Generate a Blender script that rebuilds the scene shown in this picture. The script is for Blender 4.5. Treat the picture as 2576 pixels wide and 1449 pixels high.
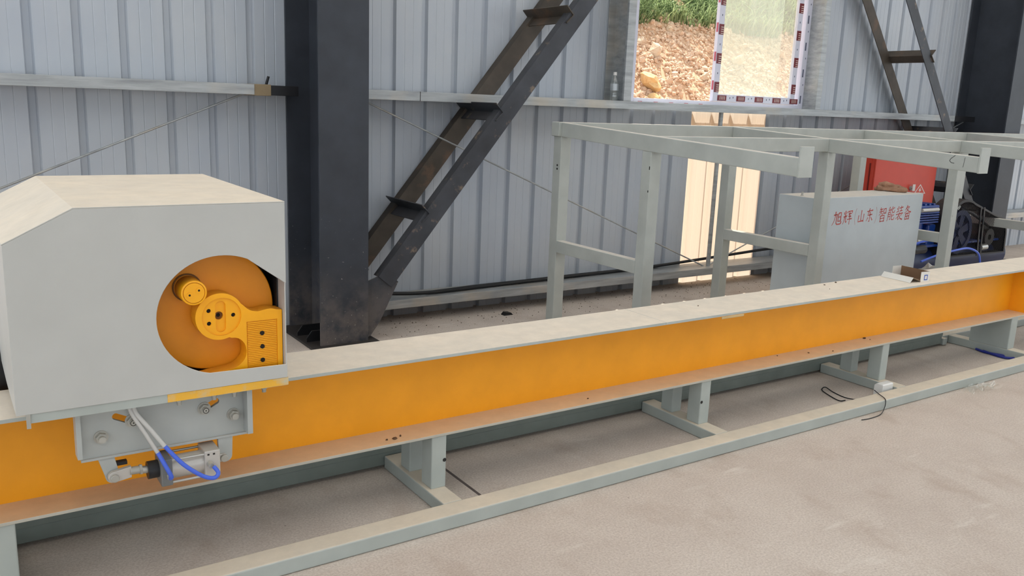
import bpy, bmesh, math, random
from mathutils import Vector, Matrix, noise as mnoise
random.seed(7)
for o in list(bpy.data.objects): bpy.data.objects.remove(o)
S = bpy.context.scene
COL = S.collection
# ------------------------------------------------------------------ camera
F_PX, YAW, PITCH, ROLL, CAM_H = 2158.99, 0.596903, -0.211616, 0.0391467, 1.5
fw = Vector((math.sin(YAW)*math.cos(PITCH), math.cos(YAW)*math.cos(PITCH), math.sin(PITCH)))
rt = Vector((math.cos(YAW), -math.sin(YAW), 0)); up = rt.cross(fw)
r2 = math.cos(ROLL)*rt + math.sin(ROLL)*up; u2 = -math.sin(ROLL)*rt + math.cos(ROLL)*up
cd = bpy.data.cameras.new('camera'); cam = bpy.data.objects.new('camera', cd); COL.objects.link(cam)
cd.sensor_width = 36; cd.lens = F_PX/2576*36; cd.clip_end = 200; cd.clip_start = .05
M = Matrix((r2, u2, -fw)).transposed().to_4x4(); M.translation = (0, 0, CAM_H); cam.matrix_world = M
S.camera = cam
# ------------------------------------------------------------------ world, sun, exposure
w = bpy.data.worlds.new('sky'); S.world = w; w.use_nodes = True
bg = w.node_tree.nodes['Background']; bg.inputs[0].default_value = (.86, .94, 1.0, 1); bg.inputs[1].default_value = 1.0
sl = bpy.data.lights.new('sun', 'SUN'); sl.energy = 6.0; sl.angle = math.radians(.6); sl.color = (1, .93, .82)
sun = bpy.data.objects.new('sun', sl); COL.objects.link(sun)
SUND = Vector((-.30, -.34, -.89)).normalized()
sun.rotation_euler = SUND.to_track_quat('-Z', 'Y').to_euler(); sun.location = (6, 12, 14)
S.view_settings.view_transform = 'Standard'; S.view_settings.look = 'None'
S.view_settings.gamma = 1; S.view_settings.use_curve_mapping = False
S.view_settings.exposure = 0.63
# ------------------------------------------------------------------ materials
def srgb(r, g, b):
    f = lambda c: (c/255/12.92) if c/255 <= .04045 else ((c/255+.055)/1.055)**2.4
    return (f(r), f(g), f(b), 1)
MATS = {}
def nt(name):
    m = bpy.data.materials.new(name); m.use_nodes = True
    return m, m.node_tree, m.node_tree.nodes['Principled BSDF']
def mixc(t, fac, a, b):
    n = t.nodes.new('ShaderNodeMix'); n.data_type = 'RGBA'
    for s, v in ((n.inputs[0], fac), (n.inputs[6], a), (n.inputs[7], b)):
        if hasattr(v, 'is_output'): t.links.new(v, s)
        else: s.default_value = v
    return n.outputs[2]
def noise(t, scale, detail=4, rough=.55, vec=None, stretch=None):
    n = t.nodes.new('ShaderNodeTexNoise'); n.inputs['Scale'].default_value = scale
    n.inputs['Detail'].default_value = detail; n.inputs['Roughness'].default_value = rough
    g = t.nodes.new('ShaderNodeNewGeometry')
    src = g.outputs['Position']
    if stretch:
        mp = t.nodes.new('ShaderNodeVectorMath'); mp.operation = 'MULTIPLY'; mp.inputs[1].default_value = stretch
        t.links.new(src, mp.inputs[0]); src = mp.outputs[0]
    t.links.new(src, n.inputs['Vector'])
    return n.outputs['Fac']
def ramp(t, fac, a, b, lo=0., hi=1.):
    n = t.nodes.new('ShaderNodeMapRange'); n.inputs[1].default_value = a; n.inputs[2].default_value = b
    n.inputs[3].default_value = lo; n.inputs[4].default_value = hi; t.links.new(fac, n.inputs[0]); return n.outputs[0]
def mul(t, a, b, op='MULTIPLY'):
    n = t.nodes.new('ShaderNodeMath'); n.operation = op
    for s, v in ((n.inputs[0], a), (n.inputs[1], b)):
        if hasattr(v, 'is_output'): t.links.new(v, s)
        else: s.default_value = v
    return n.outputs[0]
def bump(t, bsdf, h, strength, dist=.01):
    n = t.nodes.new('ShaderNodeBump'); n.inputs['Strength'].default_value = strength; n.inputs['Distance'].default_value = dist
    t.links.new(h, n.inputs['Height']); t.links.new(n.outputs[0], bsdf.inputs['Normal'])
def upmask(t, lo=.55, hi=.95):
    g = t.nodes.new('ShaderNodeNewGeometry'); s = t.nodes.new('ShaderNodeSeparateXYZ')
    t.links.new(g.outputs['Normal'], s.inputs[0]); return ramp(t, s.outputs[2], lo, hi)
def paint(name, col, dust=None, amt=0., rough=.45, metal=0., var=.08, stain=None, stain_at=(.62, .72), stain_scale=9, spec=.4):
    """painted / plain surface: slight tone variation, settled dust on upward faces, optional stains"""
    if name in MATS: return MATS[name]
    m, t, b = nt(name); b.inputs['Roughness'].default_value = rough; b.inputs['Metallic'].default_value = metal
    b.inputs['Specular IOR Level'].default_value = spec
    d = tuple(c*(1-var*1.6) for c in col[:3])+(1,); l = tuple(min(1, c*(1+var)) for c in col[:3])+(1,)
    c = mixc(t, ramp(t, noise(t, 6), .3, .7), d, l)
    if stain: c = mixc(t, ramp(t, noise(t, stain_scale, 6, .65), *stain_at), c, stain)
    if dust:
        k = mul(t, upmask(t), ramp(t, noise(t, 5, 6, .6), .2, .75, amt*.75, amt))
        dd = mixc(t, ramp(t, noise(t, 14, 6, .7), .35, .75), dust, tuple(x*.86 for x in dust[:3])+(1,))
        c = mixc(t, k, c, dd)
        r = ramp(t, k, 0, 1, rough, .9); t.links.new(r, b.inputs['Roughness'])
    t.links.new(c, b.inputs['Base Color']); MATS[name] = m; return m
DUST = srgb(226, 210, 188)
grey = paint('machine_grey_paint', srgb(172, 178, 173), DUST, .9, .42, var=.05)
rackm = paint('rack_grey_paint', srgb(176, 180, 175), srgb(232, 222, 210), .85, .45, var=.06, stain=srgb(120, 110, 98), stain_at=(.70, .78))
house = paint('housing_paint', srgb(187, 187, 183), srgb(238, 222, 200), .95, .42, var=.025)
baseg = paint('bracket_paint', srgb(172, 175, 172), srgb(200, 190, 178), .6, .4, var=.06)
orange = paint('orange_paint', srgb(246, 164, 28), srgb(226, 170, 120), .9, .42, var=.04)
orange2 = paint('dusty_orange_flange', srgb(184, 180, 168), srgb(228, 188, 144), .95, .6, var=.05)
yellow = paint('yellow_casting_paint', srgb(248, 172, 22), srgb(190, 120, 50), .5, .33, var=.05)
yellowd = paint('orange_disc_paint', srgb(236, 148, 22), None, 0, .35, var=.06)
dark = paint('dark_column_paint', srgb(55, 59, 67), srgb(120, 110, 100), .7, .5, var=.12, stain=srgb(150, 145, 138), stain_at=(.76, .80), stain_scale=26)
def column_dirt(m):
    t = m.node_tree; b = t.nodes['Principled BSDF']; src = b.inputs['Base Color'].links[0].from_socket
    g = t.nodes.new('ShaderNodeNewGeometry'); sp = t.nodes.new('ShaderNodeSeparateXYZ'); t.links.new(g.outputs['Position'], sp.inputs[0])
    k = mul(t, ramp(t, sp.outputs[2], .02, .5, 1, 0), ramp(t, noise(t, 7, 6, .65), .35, .6))
    c = mixc(t, mul(t, k, .55), src, srgb(136, 124, 116)); sk = ramp(t, noise(t, 60, 3, .6), .68, .74)
    c = mixc(t, mul(t, mul(t, sk, ramp(t, sp.outputs[2], .1, .9, 1, 0)), .8), c, srgb(196, 190, 182)); t.links.new(c, b.inputs['Base Color'])
column_dirt(dark)
primer = paint('brace_dark_steel', srgb(60, 62, 68), srgb(96, 86, 76), .5, .5, var=.2, stain=srgb(124, 108, 94), stain_at=(.60, .70), stain_scale=11)
rust = paint('brace_rusty_steel', srgb(76, 68, 60), srgb(96, 86, 76), .4, .6, var=.2, stain=srgb(108, 84, 66), stain_at=(.55, .72), stain_scale=5)
black = paint('black_rubber', srgb(24, 24, 26), None, 0, .5, var=.1)
blackm = paint('black_metal', srgb(30, 30, 33), srgb(90, 80, 70), .3, .4, var=.1)
steel = paint('bright_steel', srgb(190, 188, 182), None, 0, .35, .6, var=.06)
alu = paint('cylinder_aluminium', srgb(196, 192, 186), srgb(200, 188, 172), .6, .4, .35, var=.05)
zinc = paint('zinc_bolt', srgb(176, 174, 166), srgb(190, 178, 160), .6, .42, .3, var=.08)
redm = paint('red_cabinet_paint', srgb(214, 74, 56), None, 0, .4, var=.03)
bluem = paint('blue_compressor_paint', srgb(24, 62, 140), srgb(90, 100, 130), .3, .25, var=.08, spec=.6)
navy = paint('navy_flywheel', srgb(26, 40, 78), None, 0, .35, var=.1)
hoseb = paint('blue_hose', srgb(72, 104, 214), None, 0, .3, var=.04)
hosew = paint('clouded_hose', srgb(196, 194, 190), None, 0, .4, var=.04)
white = paint('white_plastic', srgb(228, 226, 222), None, 0, .35, var=.02)
textred = paint('red_lettering', srgb(186, 70, 60), None, 0, .5, var=.03)
film = paint('protective_film', srgb(206, 206, 220), None, 0, .3, var=.03)
filmred = paint('film_maroon_print', srgb(112, 36, 42), None, 0, .35, var=.04)
filmpink = paint('film_red_print', srgb(176, 84, 98), None, 0, .35, var=.04)
hole_shade = paint('dark_hole_shade', srgb(30, 22, 14), None, 0, .8, var=.05)  # dark colour painted as the shade inside holes
cloth = paint('brown_rag', srgb(164, 126, 102), None, 0, .95, var=.25, stain=srgb(116, 84, 64), stain_at=(.45, .75), stain_scale=14)
carton_o = paint('white_carton', srgb(226, 222, 214), None, 0, .6, var=.02)
carton_i = paint('brown_board', srgb(122, 94, 70), None, 0, .85, var=.05)
carton_f = paint('carton_flap_board', srgb(158, 138, 116), None, 0, .8, var=.05)
printb = paint('blue_print', srgb(60, 90, 170), None, 0, .5, var=.02)
ink = paint('black_marker', srgb(48, 48, 46), None, 0, .6, var=.02)
mark = paint('chipped_paint', srgb(40, 38, 36), None, 0, .8, var=.1)
gasket = paint('white_print', srgb(225, 215, 205), None, 0, .6, var=.02)
def galv():
    m, t, b = nt('galvanised_steel'); b.inputs['Metallic'].default_value = .35; b.inputs['Roughness'].default_value = .42
    n1 = ramp(t, noise(t, 10, 6, .65, stretch=(.25, 1, 3)), .3, .7); n2 = ramp(t, noise(t, 2.5, 4), .52, .7)
    c = mixc(t, n1, srgb(138, 141, 143), srgb(184, 187, 188)); c = mixc(t, mul(t, n2, .6), c, srgb(190, 178, 160))
    t.links.new(c, b.inputs['Base Color']); return m
galvm = galv()
def wallmat():
    m, t, b = nt('painted_wall_sheet'); b.inputs['Roughness'].default_value = .38; b.inputs['Specular IOR Level'].default_value = .45
    n1 = ramp(t, noise(t, 1.3, 4), .3, .7); n2 = ramp(t, noise(t, 9, 5, .6, stretch=(1, 1, .05)), .35, .75)
    c = mixc(t, n1, srgb(178, 184, 194), srgb(190, 194, 199)); c = mixc(t, mul(t, n2, .35), c, srgb(166, 178, 192))
    t.links.new(c, b.inputs['Base Color']); return m
wallm = wallmat()
def translucent(nm, tc):
    m, t, b = nt(nm)
    tr = t.nodes.new('ShaderNodeBsdfTranslucent'); tr.inputs[0].default_value = tc
    b.inputs['Base Color'].default_value = (.8, .72, .6, 1); b.inputs['Roughness'].default_value = .4
    mx = t.nodes.new('ShaderNodeMixShader'); mx.inputs[0].default_value = .72
    t.links.new(b.outputs[0], mx.inputs[1]); t.links.new(tr.outputs[0], mx.inputs[2])
    t.links.new(mx.outputs[0], t.nodes['Material Output'].inputs[0]); return m
translm = translucent('translucent_sheet', (.52, .475, .41, 1)); skylm = translucent('milky_skylight_sheet', (.90, .91, .92, 1))
def concrete():
    m, t, b = nt('concrete_floor'); b.inputs['Roughness'].default_value = .85; b.inputs['Specular IOR Level'].default_value = .25
    big = ramp(t, noise(t, .9, 5, .6), .3, .7); mid = ramp(t, noise(t, 5, 8, .68), .35, .68); fine = ramp(t, noise(t, 120, 6, .75), .42, .60)
    c = mixc(t, big, srgb(194, 180, 169), srgb(212, 200, 189)); c = mixc(t, mul(t, mid, .45), c, srgb(222, 211, 200))
    c = mixc(t, mul(t, fine, .38), c, srgb(142, 124, 110))
    smear = ramp(t, noise(t, 2.6, 7, .62, stretch=(1.6, 1, 1)), .54, .70); c = mixc(t, mul(t, smear, .42), c, srgb(166, 146, 130))
    scuff = ramp(t, noise(t, 3.4, 6, .6, stretch=(.6, 2.4, 1)), .62, .72); c = mixc(t, mul(t, scuff, .5), c, srgb(226, 218, 208))
    speck = ramp(t, noise(t, 26, 3, .5), .74, .78); c = mixc(t, mul(t, speck, .6), c, srgb(104, 92, 82))
    t.links.new(c, b.inputs['Base Color']); bump(t, b, mul(t, noise(t, 90, 6, .7), noise(t, 14, 4), 'ADD'), .15, .003); return m
concm = concrete()
def soil(name, a, bcol, c3, sc):
    m, t, b = nt(name); b.inputs['Roughness'].default_value = .95
    oi = t.nodes.new('ShaderNodeObjectInfo')
    c = mixc(t, ramp(t, noise(t, sc, 6, .65), .32, .68), a, bcol); c = mixc(t, ramp(t, noise(t, sc*5, 5, .7), .5, .7), c, c3)
    t.links.new(c, b.inputs['Base Color']); bump(t, b, noise(t, sc*8, 5, .7), .6, .02); return m
soilm = soil('embankment_soil', srgb(198, 160, 126), srgb(212, 180, 150), srgb(182, 136, 102), 1.6)
rockm = soil('crushed_rock', srgb(206, 172, 142), srgb(222, 200, 178), srgb(190, 148, 118), 3.0)
rockg = soil('pale_rock', srgb(206, 182, 154), srgb(216, 196, 172), srgb(186, 150, 120), 4.0)
rocky = soil('yellow_rock', srgb(214, 178, 122), srgb(220, 192, 146), srgb(196, 150, 100), 4.0)
def grassmat():
    m, t, b = nt('grass_blades'); b.inputs['Roughness'].default_value = .6
    c = mixc(t, ramp(t, noise(t, 2.0, 5), .3, .7), srgb(96, 124, 84), srgb(172, 188, 138))
    t.links.new(c, b.inputs['Base Color'])
    tr = t.nodes.new('ShaderNodeBsdfTranslucent'); t.links.new(c, tr.inputs[0])
    mx = t.nodes.new('ShaderNodeMixShader'); mx.inputs[0].default_value = .35
    t.links.new(b.outputs[0], mx.inputs[1]); t.links.new(tr.outputs[0], mx.inputs[2]); t.links.new(mx.outputs[0], t.nodes['Material Output'].inputs[0]); return m
grassm = grassmat()
def glassmat(name, haze, col=(.9, .92, .88, 1), streak=True):
    """thin pane: mostly clear, with a dusty diffuse film"""
    m, t, b = nt(name)
    tp = t.nodes.new('ShaderNodeBsdfTransparent'); tp.inputs[0].default_value = (.96, .98, .96, 1)
    b.inputs['Base Color'].default_value = col; b.inputs['Roughness'].default_value = .6
    tl = t.nodes.new('ShaderNodeBsdfTranslucent'); tl.inputs[0].default_value = col
    d = t.nodes.new('ShaderNodeMixShader'); d.inputs[0].default_value = .75
    t.links.new(b.outputs[0], d.inputs[1]); t.links.new(tl.outputs[0], d.inputs[2])
    mx = t.nodes.new('ShaderNodeMixShader')
    if streak:
        f = ramp(t, noise(t, 30, 6, .7, stretch=(1, 1, .06)), .3, .75, haze*.65, haze*1.25); t.links.new(f, mx.inputs[0])
    else: mx.inputs[0].default_value = haze
    t.links.new(tp.outputs[0], mx.inputs[1]); t.links.new(d.outputs[0], mx.inputs[2])
    gl = t.nodes.new('ShaderNodeBsdfGlossy'); gl.inputs['Roughness'].default_value = .03
    m2 = t.nodes.new('ShaderNodeMixShader'); m2.inputs[0].default_value = .05 if streak else .14
    t.links.new(mx.outputs[0], m2.inputs[1]); t.links.new(gl.outputs[0], m2.inputs[2])
    t.links.new(m2.outputs[0], t.nodes['Material Output'].inputs[0]); return m
paneg = glassmat('dusty_glass', .15, (.86, .84, .74, 1))
plastic = glassmat('clear_plastic', .14, (.95, .95, .95, 1), False)
# ------------------------------------------------------------------ mesh helpers
WPOS = {}
def clean_name(n): return n
class MB:
    def __init__(s): s.v = []; s.f = []
    def add(s, vs, fs):
        k = len(s.v); s.v += [tuple(p) for p in vs]; s.f += [tuple(i+k for i in f) for f in fs]; return s
    def box(s, x0, x1, y0, y1, z0, z1):
        return s.add([(x0,y0,z0),(x1,y0,z0),(x1,y1,z0),(x0,y1,z0),(x0,y0,z1),(x1,y0,z1),(x1,y1,z1),(x0,y1,z1)],
                     [(0,3,2,1),(4,5,6,7),(0,1,5,4),(1,2,6,5),(2,3,7,6),(3,0,4,7)])
    def prism(s, poly, axis, a, b):
        n = len(poly)
        P = {'x': lambda p, c: (c, p[0], p[1]), 'y': lambda p, c: (p[0], c, p[1]), 'z': lambda p, c: (p[0], p[1], c)}[axis]
        vs = [P(p, a) for p in poly]+[P(p, b) for p in poly]
        return s.add(vs, [tuple(range(n-1, -1, -1)), tuple(range(n, 2*n))]+[(i, (i+1) % n, n+(i+1) % n, n+i) for i in range(n)])
    def cyl(s, p, q, r, r1=None, n=24, caps=True):
        p, q = Vector(p), Vector(q); r1 = r if r1 is None else r1
        d = (q-p).normalized(); a = d.orthogonal().normalized(); b = d.cross(a)
        vs = [p+(a*math.cos(2*math.pi*i/n)+b*math.sin(2*math.pi*i/n))*r for i in range(n)]
        vs += [q+(a*math.cos(2*math.pi*i/n)+b*math.sin(2*math.pi*i/n))*r1 for i in range(n)]
        fs = [(i, (i+1) % n, n+(i+1) % n, n+i) for i in range(n)]
        if caps: fs += [tuple(range(n-1, -1, -1)), tuple(range(n, 2*n))]
        return s.add(vs, fs)
    def ring(s, p, q, ro, ri, n=32):
        p, q = Vector(p), Vector(q); d = (q-p).normalized(); a = d.orthogonal().normalized(); b = d.cross(a)
        c = lambda o, r, i: o+(a*math.cos(2*math.pi*i/n)+b*math.sin(2*math.pi*i/n))*r
        vs = [c(o, r, i) for (o, r) in ((p, ro), (q, ro), (q, ri), (p, ri)) for i in range(n)]
        fs = [(k*n+i, k*n+(i+1) % n, ((k+1) % 4)*n+(i+1) % n, ((k+1) % 4)*n+i) for k in range(4) for i in range(n)]
        return s.add(vs, fs)
    def tube(s, pts, r, n=10, sub=6):
        P = [Vector(p) for p in pts]
        if sub and len(P) > 2:
            Q = []
            for i in range(len(P)-1):
                a, b, c, d = P[max(i-1, 0)], P[i], P[i+1], P[min(i+2, len(P)-1)]
                for k in range(sub):
                    t = k/sub; Q.append(.5*((2*b)+(c-a)*t+(2*a-5*b+4*c-d)*t*t+(3*b-a-3*c+d)*t**3))
            P = Q+[P[-1]]
        rad = r if hasattr(r, '__call__') else (lambda u: r)
        t0 = (P[1]-P[0]).normalized(); a = t0.orthogonal().normalized(); vs = []
        for i, p in enumerate(P):
            t = (P[min(i+1, len(P)-1)]-P[max(i-1, 0)]).normalized(); a = (a-t*a.dot(t)).normalized(); b = t.cross(a)
            vs += [p+(a*math.cos(2*math.pi*k/n)+b*math.sin(2*math.pi*k/n))*rad(i/(len(P)-1)) for k in range(n)]
        m = len(P); fs = [(i*n+k, i*n+(k+1) % n, (i+1)*n+(k+1) % n, (i+1)*n+k) for i in range(m-1) for k in range(n)]
        fs += [tuple(range(n-1, -1, -1)), tuple(range((m-1)*n, m*n))]
        return s.add(vs, fs)
    def lathe(s, c, prof, n=24):
        c = Vector(c); m = len(prof)
        vs = [c+Vector((r*math.cos(2*math.pi*k/n), r*math.sin(2*math.pi*k/n), z)) for r, z in prof for k in range(n)]
        fs = [(i*n+k, i*n+(k+1) % n, (i+1)*n+(k+1) % n, (i+1)*n+k) for i in range(m-1) for k in range(n)]
        fs += [tuple(range(n-1, -1, -1)), tuple(range((m-1)*n, m*n))]
        return s.add(vs, fs)
    def xf(s, mat):
        s.v = [tuple(mat @ Vector(p)) for p in s.v]; return s
    def mesh(s, name, mat, smooth=None, recalc=True):
        me = bpy.data.meshes.new(name); me.from_pydata(s.v, [], s.f); me.validate()
        if recalc:
            bm = bmesh.new(); bm.from_mesh(me); bmesh.ops.recalc_face_normals(bm, faces=bm.faces); bm.to_mesh(me); bm.free()
        if mat: me.materials.append(mat)
        if smooth is not None:
            for p in me.polygons: p.use_smooth = True
            me.set_sharp_from_angle(angle=math.radians(smooth))
        return me
    def build(s, name, mat, parent=None, bevel=0, smooth=None, seg=2, solid=0, **props):
        lo = [min(p[i] for p in s.v) for i in range(3)]; hi = [max(p[i] for p in s.v) for i in range(3)]
        c = Vector(((lo[0]+hi[0])/2, (lo[1]+hi[1])/2, lo[2] if parent is None else (lo[2]+hi[2])/2))
        s.v = [tuple(Vector(p)-c) for p in s.v]
        o = place(name, s.mesh(name, mat, smooth, recalc=not solid), c, parent, **props)
        if bevel:
            b = o.modifiers.new('edge', 'BEVEL'); b.width = bevel; b.segments = seg; b.limit_method = 'ANGLE'; b.angle_limit = math.radians(40)
        if solid:
            b = o.modifiers.new('thickness', 'SOLIDIFY'); b.thickness = solid; b.offset = 0
        return o
def place(name, me, loc, parent=None, label=None, cat=None, group=None, kind=None, rot=None):
    o = bpy.data.objects.new(name, me); COL.objects.link(o); loc = Vector(loc)
    WPOS[o.name] = loc
    o.location = loc-(WPOS[parent.name] if parent else Vector((0, 0, 0)))
    if parent: o.parent = parent
    if rot: o.rotation_euler = rot
    tag(o, label, cat, group, kind); return o
def tag(o, label=None, cat=None, group=None, kind=None):
    for k, v in (('label', label), ('category', cat), ('group', group), ('kind', kind)):
        if v: o[k] = v
    return o
def empty(name, loc, **p):
    o = place(name, None, loc, None, **p); o.empty_display_size = .05; return o
def cut(o, cutter_mb):
    """subtract a closed cutter mesh from o (result baked into o's mesh)"""
    me = cutter_mb.mesh('cutter', None); c = bpy.data.objects.new('cutter', me); COL.objects.link(c)
    par = o.parent; wl = WPOS[o.name]; c.location = (0, 0, 0)
    keep = o.location.copy(); o.parent = None; o.location = wl
    mod = o.modifiers.new('cut', 'BOOLEAN'); mod.object = c; mod.operation = 'DIFFERENCE'; mod.solver = 'EXACT'
    bpy.context.view_layer.update()
    dg = bpy.context.evaluated_depsgraph_get(); ev = o.evaluated_get(dg)
    nm = bpy.data.meshes.new_from_object(ev, depsgraph=dg)
    o.modifiers.clear(); old = o.data; o.data = nm; bpy.data.meshes.remove(old)
    bpy.data.objects.remove(c); bpy.data.meshes.remove(me)
    o.parent = par; o.location = keep
def resmooth(o, ang=35):
    for p in o.data.polygons: p.use_smooth = True
    o.data.set_sharp_from_angle(angle=math.radians(ang))
def hexbolt(mb, c, r, t, ax=(0, -1, 0), washer=True):
    c = Vector(c); a = Vector(ax)
    if washer: mb.cyl(c, c+a*.003, r*1.25, n=24)
    mb.cyl(c+a*.002, c+a*t, r, n=6); mb.cyl(c+a*t, c+a*(t*1.7), r*.62, n=16)
    return mb
# ------------------------------------------------------------------ floor, roof
MB().box(-8, 22, -9, 5.40, -.25, 0).build('floor', concm, None, kind='structure', label='grey beige dusty concrete floor slab')
jm = paint('joint_sealant', srgb(96, 86, 82), None, 0, .9, var=.1)
MB().box(1.664, 1.676, 2.53, 3.05, -.01, .0008).build('trim_1', jm, None, kind='structure', label='dark saw-cut joint across the concrete floor')
MB().box(-8, 22, 5.42, 40, -.4, -.06).build('ground', soilm, None, kind='structure', label='bare earth ground outside the shed')
ROOF_Z = 8.0
roof = empty('ceiling', (6, -1, ROOF_Z), kind='structure', label='metal shed roof with translucent daylight strips')
xs = -8.0
while xs < 22:
    MB().box(xs, xs+1.5, -9, 5.9, ROOF_Z, ROOF_Z+.05).build('roof_sheet', wallm, roof)
    MB().box(xs+1.5, xs+3.0, -9, 5.9, ROOF_Z+.01, ROOF_Z+.012).build('daylight_strip', skylm, roof)
    xs += 3.0
MB().box(-8, 22, -9.1, -9, 3.4, ROOF_Z).build('wall_front_light_block', wallm, None, kind='structure', label='unseen sheeted upper wall added behind the camera to cut front light')  # added out of view to cut daylight entering from the front
# ------------------------------------------------------------------ back wall of ribbed sheets
WY = 5.345; PITCH_R = .236; SH = 4*PITCH_R
WX0, WX1, WZ0, WZ1 = 4.70, 6.84, 1.50, 2.95
wall = empty('wall_back', (4, WY, 0), kind='structure', label='grey ribbed metal sheet wall')
def rib_profile(x0):
    pts = []
    for k in range(4):
        b = x0+k*PITCH_R
        pts += [(b, 0), (b+.010, .028), (b+.040, .028), (b+.050, 0)]
        for m in (.112, .174): pts += [(b+m-.004, 0), (b+m, .002), (b+m+.004, 0)]
    pts.append((x0+SH, 0)); return pts
def sheet(x0, name, mat, zr=None):
    pr = rib_profile(x0); pts = []
    for (a, ya), (b, yb) in zip(pr, pr[1:]):
        pts.append((a, ya))
        for c in (WX0, WX1):
            if a < c-1e-4 and c+1e-4 < b: pts.append((c, ya+(yb-ya)*(c-a)/(b-a)))
    pts.append(pr[-1]); mb = MB()
    for (a, ya), (b, yb) in zip(pts, pts[1:]):
        mid = (a+b)/2
        iv = zr if zr else ([(-.02, WZ0), (WZ1, 8.0)] if WX0 < mid < WX1 else [(-.02, 8.0)])
        for z0, z1 in iv:
            mb.add([(a, WY+ya, z0), (b, WY+yb, z0), (b, WY+yb, z1), (a, WY+ya, z1)], [(0, 1, 2, 3)])
    return mb.build(name, mat, wall)
x = 5.41-7*SH
while x < 13:
    if abs(x-5.41) < .01:
        sheet(x, 'wall_sheet', wallm, [(WZ1, 8.0)]); sheet(x, 'translucent_sheet', translm, [(-.02, WZ0)])['label'] = 'sunlit cream translucent sheet below the window'
    else: sheet(x, 'wall_sheet', wallm)
    x += SH
MB().prism([(5.385, 1.50), (5.47, 1.485), (5.47, 1.43), (5.473, 1.43), (5.473, 1.489), (5.385, 1.504)], 'x', 4.6, 6.95).build('trim_2', wallm, None, kind='structure', label='folded sill flashing outside the window')
# girts
def girt(name, x0, x1, z0, z1, label, yf=5.10, yb=5.335):
    t = .004
    p = [(yf, z0), (yf+.02, z0), (yf+.02, z0+t), (yf+t, z0+t), (yf+t, z1-t), (yb-t, z1-t), (yb-t, z0), (yb, z0), (yb, z1), (yf, z1)]
    return MB().prism(p, 'x', x0, x1).build(name, galvm, None, bevel=.0025, label=label, cat='girt')
GU0, GU1 = 1.492, 1.552
gl = girt('wall_girt', -4, 1.60, GU0, GU1, 'galvanised wall rail left of the dark column, above the grey machine housing')
MB().box(1.585, 1.70, 5.104, 5.33, GU0-.004, GU1+.002).build('clip_plate', paint('tarnished_clip', srgb(150, 132, 104), None, 0, .6, .2, var=.15), gl, bevel=.003)
MB().box(1.695, 1.872, 5.12, 5.33, GU0, GU1-.002).build('cleat_and_girt_shade', blackm, gl, bevel=.002)
MB().cyl((1.685, 5.16, GU1-.01), (1.70, 5.15, GU1+.05), .008, n=10).build('bolt', blackm, gl)
gm = girt('wall_girt', 2.15, 9.05, GU0, GU1, 'long galvanised wall rail under the window between the dark columns')
MB().box(9.045, 9.482, 5.12, 5.33, GU0, GU1-.002).build('cleat_and_girt_shade', blackm, gm, bevel=.002)  # dark end piece added as the shading on the girt's far end
MB().box(2.683, 2.687, 5.099, 5.2, GU0, GU1+.0006).build('splice_gap', mark, gm)
girt('wall_girt', 9.75, 13, GU0, GU1, 'galvanised wall rail beyond the far right column')
GL0, GL1 = .112, .172
girt('wall_girt', 2.15, 9.30, GL0, GL1, 'low galvanised wall rail just above the floor, between the dark columns')
girt('wall_girt', -4, 1.60, GL0, GL1, 'low galvanised wall rail behind the grey machine housing')
girt('wall_girt', 9.75, 13, .40, .46, 'galvanised rail behind the compressor beyond the far column')
# ------------------------------------------------------------------ window
def jamb(name, x0, x1, s, label):
    # C channel standing on the girt: face toward the room, open side toward s
    t = .004; y0, y1 = 5.10, 5.335
    if s < 0: p = [(x0, y0), (x1, y0), (x1, y1), (x0, y1), (x0, y1-t), (x1-t, y1-t), (x1-t, y0+t), (x0+t, y0+t), (x0+t, y0+.02), (x0, y0+.02)]
    else: p = [(x0, y0), (x1, y0), (x1, y0+.02), (x1-t, y0+.02), (x1-t, y0+t), (x0+t, y0+t), (x0+t, y1-t), (x1, y1-t), (x1, y1), (x0, y1)]
    return MB().prism(p, 'z', GU1, 3.3).build(name, galvm, None, bevel=.002, kind='structure', label=label)
jamb('trim_3', 4.425, 4.50, -1, 'grey steel channel upright on the left of the window')
MB().box(4.52, 4.62, 5.30, 5.338, GU1, 3.3).build('trim_4', galvm, None, bevel=.002, kind='structure', label='narrow steel cover strip left of the window frame')
jamb('trim_5', 6.72, 6.79, 1, 'galvanised steel channel upright on the right of the window')
win = empty('window_1', (5.7, 5.29, GU1), kind='structure', label='sliding window with protective film left on its frame')
fy0, fy1 = 5.245, 5.325
MB().box(4.615, 4.655, fy0, fy1, 1.5525, 2.95).build('frame_stile', film, win, bevel=.003)
MB().box(6.655, 6.72, fy0, fy1, 1.5525, 2.95).build('frame_stile', film, win, bevel=.003)
MB().box(4.6555, 6.6545, fy0+.001, fy1, 1.5525, 1.583).build('frame_sill', film, win, bevel=.003)
MB().box(4.6555, 6.6545, fy0+.001, fy1, 2.91, 2.95).build('frame_head', film, win, bevel=.003)
sash = MB().box(5.545, 5.61, 5.25, 5.285, 1.585, 2.9).build('sash_stile', film, win, bevel=.002)
MB().box(6.545, 6.605, 5.25, 5.285, 1.585, 2.9).build('sash_stile', film, win, bevel=.002)
MB().box(5.61, 6.545, 5.25, 5.285, 1.585, 1.645).build('sash_rail', film, win, bevel=.002)
MB().box(5.61, 6.545, 5.25, 5.285, 2.84, 2.9).build('sash_rail', film, win, bevel=.002)
MB().box(5.605, 6.55, 5.266, 5.270, 1.64, 2.845).build('glass_pane', paneg, win, label='dusty streaked glass pane')
pf = MB().box(5.62, 6.36, 5.2640, 5.2645, 1.65, 2.84).build('film_sheet', glassmat('pane_film', .10, (.9, .93, .84, 1)), win, label='peeling protective film on the glass')
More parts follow.
